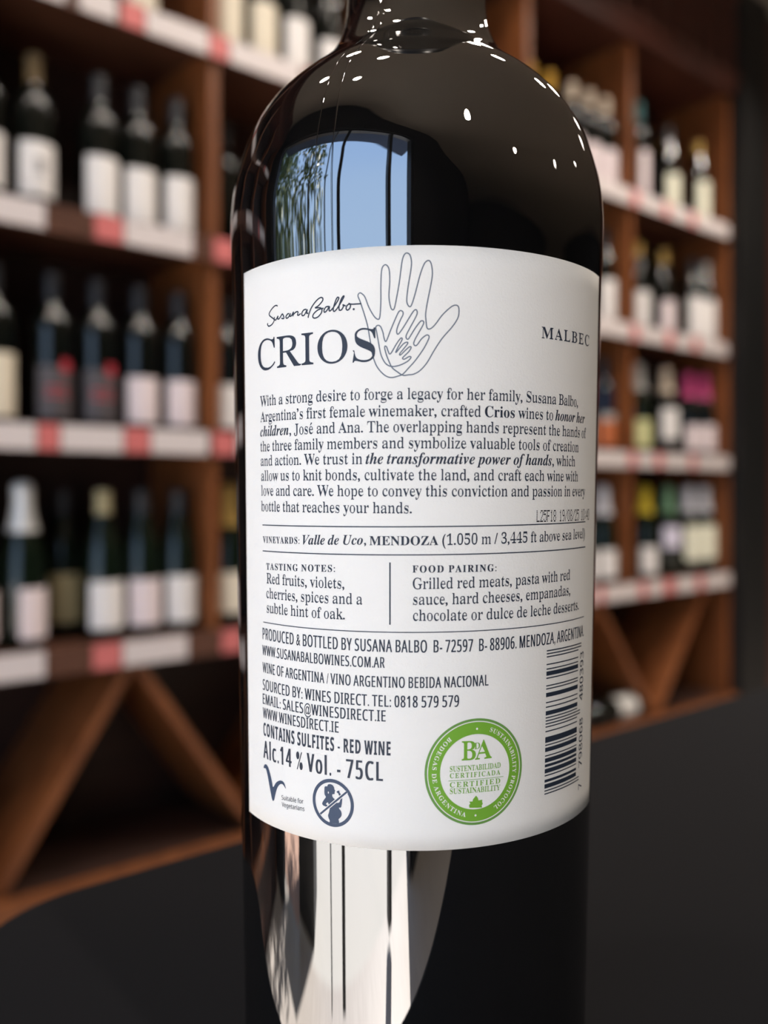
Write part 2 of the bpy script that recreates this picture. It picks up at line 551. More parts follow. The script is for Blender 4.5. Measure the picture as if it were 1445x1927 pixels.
# third shelf, left
bottle('cream-labelled bottle cut by the left edge on the third shelf', G3, 2, .508, lab='cream', z=(.012, .132), cap='black', rz=12)
bottle('dark-labelled bottle with red print on the third shelf, left one of the pair', G3, 2, .618, lab='smoke', cap='navycap', capkind='screw', z=(.012, .115), extra=RUBY)
bottle('dark-labelled bottle with red print on the third shelf, right one of the pair', G3, 2, .709, lab='smoke', cap='navycap', capkind='screw', z=(.012, .115), extra=RUBY)
bottle('white-labelled bottle on the third shelf, left one of the white pair', G3, 2, .800, lab='pinkwhite', cap='navycap', capkind='screw', z=(.012, .108))
bottle('white-labelled bottle on the third shelf, touching the orange upright', G3, 2, .890, lab='pinkwhite', cap='navycap', capkind='screw', z=(.012, .108))
bottle('white-labelled bottle on the third shelf, just right of the orange upright', G3, 2, 1.004, lab='white', cap='navycap', capkind='screw', z=(.012, .108))
# lowest shelf, left
bottle('pink-white labelled bottle cut by the left edge on the lowest shelf', G4, 3, .474, 'burgundy', 'green', 'cream', lab='pinkwhite', z=(.02, .115), rz=14)
bottle('sparkling wine bottle with a broad white foil neck on the lowest shelf', G4, 3, .562, 'sparkling', 'green', 'foil', lab='pinkwhite', z=(.018, .115), rz=30, arc=55)
bottle('beige-labelled bottle set back between the white-foiled and gold-necked bottles', G4, 3, .672, 'burgundy', 'green', 'black', lab='beige', z=(.03, .13), dw=.085)
bottle('gold-necked white-labelled bottle on the lowest shelf, left', G4, 3, .722, 'burgundy', 'green', 'beige', lab='white', z=(.022, .118))
bottle('white-labelled bottle on the lowest shelf, between the gold-necked one and the upright', G4, 3, .806, 'burgundy', 'green', 'black', lab='pinkwhite', z=(.022, .118))
bottle('white-labelled bottle on the lowest shelf, touching the orange upright', G4, 3, .890, 'burgundy', 'green', 'black', lab='white', z=(.022, .120))
bottle('gold-foiled cream-labelled bottle right of the orange upright on the lowest shelf', G4, 3, 1.012, 'sparkling', 'green', 'gold', lab='cream', z=(.03, .12))
# far right bays
bottle('mustard-capped bottle on the far top shelf, by the big bottle’s shoulder', E1, 0, 2.045, cap='mustard', lab='white', z=(.015, .12))
bottle('mustard-capped bottle on the far top shelf, second from the big bottle', E1, 0, 2.135, cap='mustard', lab='white', z=(.015, .12))
bottle('cream-capped bottle on the far top shelf, left one of three', E1, 0, 2.245, cap='creamcap', lab='pinkwhite', z=(.012, .13))
bottle('cream-capped bottle on the far top shelf, middle one of three', E1, 0, 2.332, cap='creamcap', lab='pinkwhite', z=(.012, .125))
bottle('cream-capped bottle on the far top shelf, beside the far upright', E1, 0, 2.418, cap='creamcap', lab='pinkwhite', z=(.012, .125))
bottle('teal-capped bottle on the far top shelf, right of the upright', E1, 0, 2.600, cap='teal', lab='pinkwhite', z=(.012, .15), arc=40, tall=1.12)
bottle('ivory-labelled bottle on the far top shelf, after the teal-capped one', E1, 0, 2.785, 'burgundy', cap='black', lab='ivory', z=(.012, .13))
bottle('gold-capped bottle on the far top shelf, left one of two', E1, 0, 2.895, 'burgundy', cap='gold', lab='ivory', z=(.012, .13), dw=.09)
bottle('gold-capped ivory-labelled bottle on the far top shelf, at the end panel', E1, 0, 2.985, 'burgundy', cap='gold', lab='ivory', z=(.012, .15))
bottle('white-labelled bottle on the far second shelf, beside the big bottle', E2, 1, 2.300, cap='black', lab='white', z=(.012, .14))
bottle('white-labelled bottle on the far second shelf, left of the far upright', E2, 1, 2.410, cap='black', lab='white', z=(.012, .14))
bottle('white-labelled gold-capped bottle on the far second shelf, right of the upright', E2, 1, 2.600, 'burgundy', cap='gold', lab='white', z=(.012, .13))
bottle('gold-capped bottle with a pink-white label on the far second shelf', E2, 1, 2.755, 'burgundy', cap='gold', lab='pinkwhite', z=(.012, .12))
bottle('white-labelled dark-capped bottle on the far second shelf, near the end panel', E2, 1, 2.945, cap='black', lab='white', z=(.012, .16), arc=75)
bottle('white-labelled bottle on the far second shelf, against the end panel', E2, 1, 3.032, cap='greycap', lab='white', z=(.012, .16), arc=75)
bottle('orange-labelled blue-black bottle on the far third shelf', E3, 2, 2.408, 'bordeaux', 'blue', 'navycap', lab='orange', z=(.015, .10), extra=((-62, 62, .100, .122, 'greycap'),))
bottle('orange-labelled bottle on the far third shelf, close to the big bottle', E3, 2, 2.310, 'bordeaux', 'blue', 'navycap', lab='orange', z=(.015, .10))
bottle('lime-labelled grey-capped bottle on the far third shelf', E3, 2, 2.600, 'sparkling', 'green', 'greycap', lab='lime', z=(.02, .115), tall=.97)
bottle('cream-capped bottle with a tall white label on the far third shelf', E3, 2, 2.770, 'sparkling', 'black', 'creamcap', lab='white', z=(.055, .165), tall=.97, arc=72)
bottle('magenta-capped bottle on the far third shelf, left one of two', E3, 2, 2.915, 'sparkling', 'black', 'magenta', lab='pinkwhite', z=(.02, .115), tall=.95)
bottle('magenta-capped bottle on the far third shelf, against the end panel', E3, 2, 3.020, 'sparkling', 'black', 'magenta', lab='pinkwhite', z=(.02, .12), tall=.95)
bottle('white-capped bottle on the far lowest shelf, left of the far upright', E4, 3, 2.405, 'sparkling', 'green', 'whitecap', lab='white', z=(.02, .11))
bottle('white-capped bottle on the far lowest shelf, close to the big bottle', E4, 3, 2.305, 'sparkling', 'green', 'whitecap', lab='white', z=(.02, .11))
bottle('yellow-capped bottle with a white label on the far lowest shelf', E4, 3, 2.640, 'sparkling', 'green', 'yellow', lab='white', z=(.02, .11), arc=70)
bottle('green-capped bottle with a lilac-white label on the far lowest shelf', E4, 3, 2.785, 'sparkling', 'green', 'green', lab='lilac', z=(.10, .175), arc=80)
bottle('white-capped bottle with an ivory label on the far lowest shelf, left one', E4, 3, 2.915, 'sparkling', 'green', 'whitecap', lab='ivory', z=(.05, .175), arc=70)
bottle('white-capped bottle with an ivory label on the far lowest shelf, at the end panel', E4, 3, 3.022, 'sparkling', 'green', 'whitecap', lab='ivory', z=(.05, .175), arc=70)
# one bottle lying in the diamond bin
lb = bottle('bottle lying on its side with a white label in the bin under the far shelves', None, None, 0, lab='foil', z=(.006, .100), arc=85)
lb.location = P(2.537, FRONT + .05, BASEZ + .0381)
lb.rotation_euler = (Matrix.Rotation(YAW, 4, 'Z') @ Matrix.Rotation(R(-90), 4, 'Y') @ Matrix.Rotation(R(25), 4, 'Z')).to_euler()

# ------------------------------------------------------------------ the table under its black cloth
M_cloth = mat('black_tablecloth', (0.0056, 0.0056, 0.0068), 0.9, spec=0.12)
bump(M_cloth, 1400, 0.35, 0.0004, 2)
M_leg = wood('table_wood', (0.10, 0.05, 0.03), (0.16, 0.08, 0.045), 0.5)
TS0, TS1, TW0, TW1 = 0.061, 0.90, -0.45, 0.289
tb = empty('table', P((TS0 + TS1) / 2, (TW0 + TW1) / 2, 0), YAW)
tag(tb, 'wooden table hidden under the black cloth that carries the big bottle', 'table')
hx, hy = (TS1 - TS0) / 2 - .006, (TW1 - TW0) / 2 - .006


def rounded(hx, hy, r, n=10):
    out = []
    for cx, cy_, a0 in ((hx - r, hy - r, 0), (-hx + r, hy - r, 90), (-hx + r, -hy + r, 180), (hx - r, -hy + r, 270)):
        for i in range(n + 1):
            a = R(a0 + 90 * i / n)
            out.append((cx + r * math.cos(a), cy_ + r * math.sin(a)))
    return out


def extrude(bm, ring, z0, z1):
    a = [bm.verts.new((x, y, z0)) for x, y in ring]
    b = [bm.verts.new((x, y, z1)) for x, y in ring]
    bm.faces.new(a[::-1])
    bm.faces.new(b)
    for i in range(len(a)):
        j = (i + 1) % len(a)
        bm.faces.new((a[i], a[j], b[j], b[i]))


bm = bmesh.new()
extrude(bm, rounded(hx, hy, .045), TABLE - .032, TABLE - .0035)
obj('tabletop', bm, M_leg, tb)
for sx in (-1, 1):
    for sy in (-1, 1):
        bm = bmesh.new()
        x, y = sx * (hx - .06), sy * (hy - .06)
        box(bm, x - .022, x + .022, y - .022, y + .022, 0, TABLE - .032)
        obj('leg', bm, M_leg, tb, bevel=.003)

# the cloth: flat on top, falling in soft folds over the edges
bm = bmesh.new()
outer = rounded(hx + .006, hy + .006, .05, 14)
dense = []
for i in range(len(outer)):
    a, b = Vector(outer[i]), Vector(outer[(i + 1) % len(outer)])
    k = max(1, int((b - a).length / .02))
    dense += [a.lerp(b, q / k) for q in range(k)]
rings = []
for off, z in ((-.004, TABLE), (-.0012, TABLE - .0010), (0, TABLE - .005), (.0015, TABLE - .02), (.004, TABLE - .10), (.007, TABLE - .20), (.009, TABLE - .30)):
    ring = []
    for i, p in enumerate(dense):
        nxt, prv = dense[(i + 1) % len(dense)], dense[i - 1]
        n = Vector((nxt.y - prv.y, prv.x - nxt.x)).normalized()
        fold = max(0.0, TABLE - .02 - z) * .09 * (1 + math.sin(i * .55 + 1.2 * math.sin(i * .13)))
        q = p + n * (off + fold)
        ring.append(bm.verts.new((q.x, q.y, z)))
    rings.append(ring)
for a, b in zip(rings, rings[1:]):
    for i in range(len(a)):
        j = (i + 1) % len(a)
        bm.faces.new((a[i], b[i], b[j], a[j]))
bm.faces.new(rings[0])
cl = obj('tablecloth', bm, M_cloth, None, True)
cl.location = P((TS0 + TS1) / 2, (TW0 + TW1) / 2, 0)
cl.rotation_euler = (0, 0, YAW)
tag(cl, 'plain black cloth covering the table under the big bottle', 'tablecloth')
md = cl.modifiers.new('thickness', 'SOLIDIFY')
md.thickness = 0.002
md.offset = -1

# ------------------------------------------------------------------ the big bottle in front
M_glass = mat('black_bottle_glass', (0.003, 0.003, 0.003), 0.0, ior=GLASS_IOR)
bump(M_glass, 60, 0.02, 0.001, 2, (1, 1, .12))
M_paper = mat('label_paper', (0.78, 0.76, 0.715), 0.75, spec=0.25)
bump(M_paper, 2100, 0.55, 0.00010, 3)
M_ink = mat('navy_ink', (0.017, 0.026, 0.044), 0.6)
M_inkl = mat('grey_blue_ink', (0.115, 0.14, 0.175), 0.6)
M_blue = mat('blue_ink', (0.035, 0.058, 0.105), 0.6)
M_green = mat('green_ink', (0.155, 0.36, 0.028), 0.6)
M_dgreen = mat('dark_green_ink', (0.13, 0.28, 0.06), 0.6)
M_stamp = mat('black_stamp_ink', (0.016, 0.014, 0.018), 0.6)
M_caps = mat('black_capsule', (0.012, 0.012, 0.014), 0.35)

LEAN = 0.0021
bx = (781.07 - 722.5) / 1663.9 * 0.195
big = empty('red_wine_bottle', (bx - LEAN * .13, .195, TABLE), 0)
big.rotation_euler = (0, LEAN, 0)
tag(big, 'tall black wine bottle with a white printed label, close up on the black cloth', 'bottle')

PK = [(-.1300, .0335), (-.1285, .0357), (-.1250, .03640), (-.1180, .03667), (-.1000, .03703), (0, .03900), (.0300, .03960), (.0430, .03985), (.0500, .04010), (.0560, .04022), (.0620, .03982),
      (.0680, .03850), (.0740, .03645), (.0800, .03298), (.0850, .02835), (.0890, .02353), (.0920, .02031), (.0950, .01819), (.0980, .01673), (.1020, .01562),
      (.1080, .01518), (.1300, .01485), (.1660, .01440)]
prof = [(r, h + .13) for h, r in pchip(PK, 260)]


def prad(z):
    for (r0, z0), (r1, z1) in zip(prof, prof[1:]):
        if z0 <= z <= z1:
            return r0 + (r1 - r0) * (z - z0) / (z1 - z0)
    return prof[-1][0]


bm = bmesh.new()
lathe(bm, [(0, .018), (.012, .016), (.022, .008), (.029, .0012)] + prof, 160, caps=False)
obj('glass_body', bm, M_glass, big, True)
bm = bmesh.new()
lathe(bm, [(.0150, .262), (.0152, .270), (.0150, .292), (.0163, .294), (.0165, .307), (.0155, .310), (0, .310)], 64, caps=False)
obj('capsule', bm, M_caps, big, True)
# mould seam: a fine raised line running down the glass
for phi, w in ((-24.0, .00022), (-29.0, .00010)):
    bm = bmesh.new()
    rows = []
    for r, z in prof[::2]:
        if z < .173:
            continue
        row = []
        for da, dr in ((-1, -.00005), (-.4, .00009), (.4, .00009), (1, -.00005)):
            a = R(phi) + da * w / r
            row.append(bm.verts.new(((r + dr) * math.sin(a), -(r + dr) * math.cos(a), z)))
        rows.append(row)
    for a, b in zip(rows, rows[1:]):
        for i in range(3):
            bm.faces.new((a[i], a[i + 1], b[i + 1], b[i]))
    obj('mould_seam', bm, M_glass, big, True)

# label: (u, v) in millimetres, u along the paper (angle times 39), v above the bottle's foot


def onlabel(u, v, off):
    z = v / 1000
    r = .039 * (1 + .506 * (z - .13)) + off
    a = u / 39.0
    return (r * math.sin(a), -r * math.cos(a), z)


TL, TR, BL, BR = (-40.85, 172.9), (44.35, 173.15), (-42.9, 65.5), (46.3, 66.6)
bm = bmesh.new()
NU, NV = 130, 30
grid = []
for j in range(NV + 1):
    t = j / NV
    row = []
    for i in range(NU + 1):
        q = i / NU
        u = (BL[0] * (1 - t) + TL[0] * t) * (1 - q) + (BR[0] * (1 - t) + TR[0] * t) * q
        v = (BL[1] * (1 - q) + BR[1] * q) * (1 - t) + (TL[1] * (1 - q) + TR[1] * q) * t
        row.append((u, v))
    grid.append(row)
G = [[bm.verts.new(onlabel(u, v, .00022)) for u, v in row] for row in grid]
for j in range(NV):
    for i in range(NU):
        bm.faces.new((G[j][i], G[j][i + 1], G[j + 1][i + 1], G[j + 1][i]))
edge = [(0, i) for i in range(NU + 1)] + [(j, NU) for j in range(1, NV + 1)] + [(NV, i) for i in range(NU - 1, -1, -1)] + [(j, 0) for j in range(NV - 1, 0, -1)]
inn = [bm.verts.new(onlabel(*grid[j][i], -.0001)) for j, i in edge]
for k in range(len(edge)):
    q = (k + 1) % len(edge)
    bm.faces.new((inn[k], inn[q], G[edge[q][0]][edge[q][1]], G[edge[k][0]][edge[k][1]]))
lab = obj('back_label', bm, M_paper, big, True)
lab['label'] = 'white textured paper label printed in navy'


def rounded_path(pts, k=4):
    """A closed outline with its corners smoothed."""
    pts = [Vector(p) for p in pts]
    n = len(pts)
    out = []
    for i in range(n):
        p0, p1, p2, p3 = pts[i - 1], pts[i], pts[(i + 1) % n], pts[(i + 2) % n]
        for q in range(k):
            t = q / k
            out.append(.5 * (2 * p1 + (p2 - p0) * t + (2 * p0 - 5 * p1 + 4 * p2 - p3) * t * t + (3 * p1 - p0 - 3 * p2 + p3) * t**3))
    return [(p.x, p.y) for p in out]


class Ink:
    """Collects flat shapes in label millimetres and lays them on the curved paper."""

    def __init__(self):
        self.bm = bmesh.new()

    def tri(self, polys, mi=0):
        polys = [[Vector((x, y, 0)) for x, y in p] for p in polys if len(p) > 2]
        if not polys:
            return
        flat = [p for q in polys for p in q]
        vs_ = [self.bm.verts.new(p) for p in flat]
        for t in tessellate_polygon(polys):
            try:
                f = self.bm.faces.new([vs_[i] for i in t])
                f.material_index = mi
            except ValueError:
                pass

    def stroke(self, pts, w, mi=0, closed=False, smooth=0):
        pts = [Vector(p) for p in pts]
        if smooth:
            out = []
            n = len(pts)
            rng = range(n if closed else n - 1)
            for i in rng:
                p0, p1, p2, p3 = ((pts[(i - 1) % n], pts[i], pts[(i + 1) % n], pts[(i + 2) % n]) if closed else
                                  (pts[max(0, i - 1)], pts[i], pts[i + 1], pts[min(n - 1, i + 2)]))
                for k in range(smooth):
                    t = k / smooth
                    out.append(.5 * ((2 * p1) + (p2 - p0) * t + (2 * p0 - 5 * p1 + 4 * p2 - p3) * t * t + (3 * p1 - p0 - 3 * p2 + p3) * t**3))
            if not closed:
                out.append(pts[-1])
            pts = out
        n = len(pts)
        L_, R_ = [], []
        for i in range(n):
            a = pts[(i - 1) % n] if closed or i else pts[i]
            b = pts[(i + 1) % n] if closed or i < n - 1 else pts[i]
            d = (b - a)
            d = d.normalized() if d.length > 1e-9 else Vector((1, 0))
            nn = Vector((-d.y, d.x)) * w / 2
            L_.append(self.bm.verts.new((*(pts[i] + nn), 0)))
            R_.append(self.bm.verts.new((*(pts[i] - nn), 0)))
        for i in range(n if closed else n - 1):
            j = (i + 1) % n
            f = self.bm.faces.new((R_[i], R_[j], L_[j], L_[i]))
            f.material_index = mi

    def ring(self, c, r0, r1, mi=0, n=120):
        a = [(c[0] + r1 * math.cos(2 * math.pi * i / n), c[1] + r1 * math.sin(2 * math.pi * i / n)) for i in range(n)]
        if r0 <= 0:
            vs_ = [self.bm.verts.new((*p, 0)) for p in a]
            self.bm.faces.new(vs_).material_index = mi
            return
        b = [(c[0] + (x - c[0]) * r0 / r1, c[1] + (y - c[1]) * r0 / r1) for x, y in a]
        va = [self.bm.verts.new((*p, 0)) for p in a]
        vb = [self.bm.verts.new((*p, 0)) for p in b]
        for i in range(n):
            j = (i + 1) % n
            self.bm.faces.new((vb[i], va[i], va[j], vb[j])).material_index = mi

    def lay(self, name, mats, off=.00025, step=1.3, slices=True):
        bm = self.bm
        if slices and bm.verts:
            us = [v.co.x for v in bm.verts]
            u = math.floor(min(us) / step) * step + step
            while u < max(us):
                bmesh.ops.bisect_plane(bm, geom=bm.verts[:] + bm.edges[:] + bm.faces[:], plane_co=(u, 0, 0), plane_no=(1, 0, 0))
                u += step
        for v in bm.verts:
            v.co = onlabel(v.co.x, v.co.y, off)
        bm.normal_update()
        for f in bm.faces:
            c = f.calc_center_median()
            if f.normal.x * c.x + f.normal.y * c.y < 0:
                f.normal_flip()
        me = bpy.data.meshes.new(name)
        bm.to_mesh(me)
        bm.free()
        for m in (mats if isinstance(mats, (list, tuple)) else [mats]):
            me.materials.append(m)
        return link_mesh(name, me, lab)


# --- letter outlines come from Blender's own built-in typeface
BASES = {'b': (0x1D400, 0x1D41A, 0x1D7CE), 'i': (0x1D468, 0x1D482, 0x1D7CE), 's': (0x1D5A0, 0x1D5BA, 0x1D7E2), 'S': (0x1D5D4, 0x1D5EE, 0x1D7EC)}


def styled(c, k):
    up, lo, dg = BASES[k]
    if 'A' <= c <= 'Z':
        return chr(up + ord(c) - 65)
    if 'a' <= c <= 'z':
        return chr(lo + ord(c) - 97)
    if '0' <= c <= '9':
        return chr(dg + ord(c) - 48)
    return c


def outlines(lines):
    """The letter curves of each line of text, as closed polylines, in em."""
    cu = bpy.data.curves.new('lettering', 'FONT')
    cu.body = '\n'.join(lines)
    cu.space_line = 4
    o = bpy.data.objects.new('lettering', cu)
    C.objects.link(o)
    bpy.context.view_layer.update()
    cv = o.to_curve(bpy.context.evaluated_depsgraph_get())
    res = []
    for sp in cv.splines:
        bp_ = sp.bezier_points
        n = len(bp_)
        poly = []
        for i in range(n):
            a, b = bp_[i], bp_[(i + 1) % n]
            p0, p1, p2, p3 = a.co.xy, a.handle_right.xy, b.handle_left.xy, b.co.xy
            ch = (p3 - p0)
            dev = 0 if ch.length < 1e-6 else max(abs(ch.cross(p1 - p0)), abs(ch.cross(p2 - p0))) / ch.length
            k = 1 if dev < .002 else 2 if ch.length < .07 else 3 if ch.length < .2 else 5
            for q in range(k):
                t = q / k
                poly.append(p0 * (1 - t)**3 + 3 * p1 * t * (1 - t)**2 + 3 * p2 * t * t * (1 - t) + p3 * t**3)
        out = []
        for p in poly:
            if not out or (p - out[-1]).length > 1e-4:
                out.append(p)
        res.append(out)
    o.to_curve_clear()
    bpy.data.objects.remove(o)
    bpy.data.curves.remove(cu)
    return res


GLY = {}
FAT = {}


def load_glyphs(keys):
    keys = sorted(keys)
    chars = [styled(c, k) for c, k in keys]
    sp = outlines(['|' if c == ' ' else c + '|' for c in ['I'] + chars] + ['|'])
    # sentinel bars mark the end of each line; find the line pitch from first and last bars
    bars_x = {}
    pitch = None
    cys = [sum(p.y for p in s) / len(s) for s in sp]
    pitch = (cys[0] * 0 + (cys[-1] - cys[1])) / -(len(chars) + 1)
    y0 = cys[1]
    bar_lb = min(p.x for p in sp[-1])
    rows = {}
    for s, c in zip(sp, cys):
        rows.setdefault(round((y0 - c) / pitch), []).append(s)
    for i, key in enumerate(keys):
        r = rows.get(i + 1, [])
        base_y = -pitch * (i + 1)
        bar_ = r[-1]
        adv = min(p.x for p in bar_) - bar_lb
        if key[0] == ' ':
            adv = .26
            GLY[key] = ([], adv)
            continue
        GLY[key] = ([[Vector((p.x, p.y - base_y)) for p in s] for s in r[:-1]], adv)


def fatten(polys, ex, ey, tmin=.042):
    """Move every outline outward by ex sideways and ey up and down (negative thins, but never below tmin)."""
    if not polys:
        return polys

    def area(p):
        return sum(p[i].x * p[(i + 1) % len(p)].y - p[(i + 1) % len(p)].x * p[i].y for i in range(len(p))) / 2
    sgn = 1 if area(max(polys, key=lambda p: abs(area(p)))) > 0 else -1
    segs = [(p[i - 1].x, p[i - 1].y, p[i].x, p[i].y) for p in polys for i in range(len(p))]
    out = []
    for p in polys:
        q = []
        n = len(p)
        for i in range(n):
            a, b = (p[i] - p[i - 1]), (p[(i + 1) % n] - p[i])
            a = a.normalized() if a.length > 1e-9 else b
            b = b.normalized() if b.length > 1e-9 else a
            na, nb = Vector((a.y, -a.x)) * sgn, Vector((b.y, -b.x)) * sgn
            m = na + nb
            m = m / max(.55, 1 + na.dot(nb)) if m.length > 1e-6 else na
            e = ex
            if ex < 0 and abs(m.x) > .15:
                # thickness of the stroke here, measured sideways into the letter
                px, py = p[i].x, p[i].y + 1.3e-4
                t = 9.0
                for x0, y0, x1, y1 in segs:
                    if (y0 > py) != (y1 > py):
                        d = (x0 + (py - y0) / (y1 - y0) * (x1 - x0) - px) * (-1 if m.x > 0 else 1)
                        if 2e-3 < d < t:
                            t = d
                e = -min(-ex, max(0.0, (t - tmin) / 2))
            q.append(Vector((p[i].x + max(-1.3, min(1.3, m.x)) * e, p[i].y + max(-1.3, min(1.3, m.y)) * ey)))
        out.append(q)
    return out


# style: plain face, emphasised face, thinning (x, y) of plain, of emphasised, letter spacing
STYLE = {'body': ('b', 'b', (-.024, .010), (.006, .008), 0.0), 'caps': ('b', 'b', (-.004, .006), (.012, .012), .10), 'logo': ('b', 'b', (-.036, .003), (0, 0), .0), 'logob': ('b', 'b', (-.016, .010), (0, 0), .10),
         'sans': ('s', 'S', (.034, .004), (0, 0), .035), 'sansb': ('S', 'S', (.024, .004), (0, 0), .07), 'sansm': ('s', 'S', (.050, .014), (0, 0), .09), 'tiny': ('s', 's', (.010, .004), (0, 0), .0),
         'seal': ('b', 'b', (-.012, .010), (0, 0), .0), 'sealw': ('b', 'b', (-.006, .010), (0, 0), .14), 'band': ('b', 'b', (-.005, .006), (0, 0), .10)}
EXTRA = {'’': "'"}


def runs(s):
    """'*' switches bold, '_' switches bold italic."""
    face = 0
    for c in s:
        if c == '*':
            face = 0 if face else 1
        elif c == '_':
            face = 0 if face else 2
        else:
            yield c, face


def prepare(texts):
    need = set()
    for s, st in texts:
        for c, f in runs(s):
            k = STYLE[st][0] if f == 0 else STYLE[st][1] if f == 1 else 'i'
            c = 'e' if c == 'é' else c
            need.add((c, k if c != ' ' else 'b'))
    need |= {('H', k) for k in BASES} | {('´', 'b')}
    load_glyphs(need)


def group_shapes(polys):
    """Holes go with the outline round them, so that each letter is filled on its own."""
    def bb(p):
        return min(v.x for v in p), max(v.x for v in p), min(v.y for v in p), max(v.y for v in p)
    items = sorted(((bb(p), p) for p in polys if len(p) > 2), key=lambda t: -(t[0][1] - t[0][0]) * (t[0][3] - t[0][2]))
    out = []
    for b, p in items:
        for g in out:
            a = g[0]
            if a[0] <= b[0] and a[1] >= b[1] and a[2] <= b[2] and a[3] >= b[3]:
                g[1].append(p)
                break
        else:
            out.append((b, [p]))
    return [g[1] for g in out]


def layout(s, st):
    """The line's letters as filled groups of outlines, and all their points' extent in x."""
    x, out = 0.0, []
    for c, f in runs(s):
        k = STYLE[st][0] if f == 0 else STYLE[st][1] if f == 1 else 'i'
        e = STYLE[st][2] if f == 0 else STYLE[st][3]
        if c == ' ':
            x += .24 + STYLE[st][4]
            continue
        polys, adv = GLY[('e' if c == 'é' else c, k)]
        ck_ = (c, k, st, f)
        if ck_ not in FAT:
            ex, ey = e if c.isalnum() else (.016, 0) if c not in '%&@()/' else (.006, 0)
            if ex < 0:
                g = group_shapes(fatten(polys, ex, ey))
            else:
                # bolder: the letter printed three times, shifted sideways
                g = [[[Vector((p.x + q, p.y)) for p in pl_] for pl_ in gr] for gr in group_shapes(polys) for q in (-ex, 0, ex)]
            if c == 'é':
                g = g + [[[Vector((.15, .535)), Vector((.23, .72)), Vector((.34, .69)), Vector((.19, .525))]]]
            FAT[ck_] = g
        out += [[[Vector((p.x + x, p.y)) for p in q] for q in gr] for gr in FAT[ck_]]
        x += adv + 2 * (e[0] if c.isalnum() else 0) * .6 + STYLE[st][4]
    xs = [p.x for gr in out for q in gr for p in q]
    return out, min(xs), max(xs)


def capheight(k):
    return max(p.y for q in GLY[('H', k)][0] for p in q)


def write(ink, s, st, u0, v0, u1, v1, cap, mi=0):
    groups, x0, x1 = layout(s, st)
    ch = capheight(STYLE[st][0])
    sy = cap / ch
    sx = (u1 - u0) / (x1 - x0)
    for g in groups:
        ink.tri([[(u0 + (p.x - x0) * sx, v0 + (v1 - v0) * (p.x - x0) / (x1 - x0) + p.y * sy) for p in q] for q in g], mi)


def write_up(ink, s, st, ubase, v0, v1, cap, mi=0):
    """Lettering that climbs the label, read from the bottom up."""
    groups, x0, x1 = layout(s, st)
    sy = cap / capheight(STYLE[st][0])
    sx = (v1 - v0) / (x1 - x0)
    for g in groups:
        ink.tri([[(ubase - p.y * sy, v0 + (p.x - x0) * sx) for p in q] for q in g], mi)


def write_arc(ink, s, st, c, r, a0, a1, cap, mi=0, inward=False):
    """Lettering round a circle, from angle a0 to a1 (degrees, counter-clockwise from the right)."""
    groups, x0, x1 = layout(s, st)
    sy = cap / capheight(STYLE[st][0])
    for g in groups:
        ink.tri([[(c[0] + (r + (-1 if inward else 1) * p.y * sy) * math.cos(R(a0 + (a1 - a0) * (p.x - x0) / (x1 - x0))),
                   c[1] + (r + (-1 if inward else 1) * p.y * sy) * math.sin(R(a0 + (a1 - a0) * (p.x - x0) / (x1 - x0)))) for p in q] for q in g], mi)


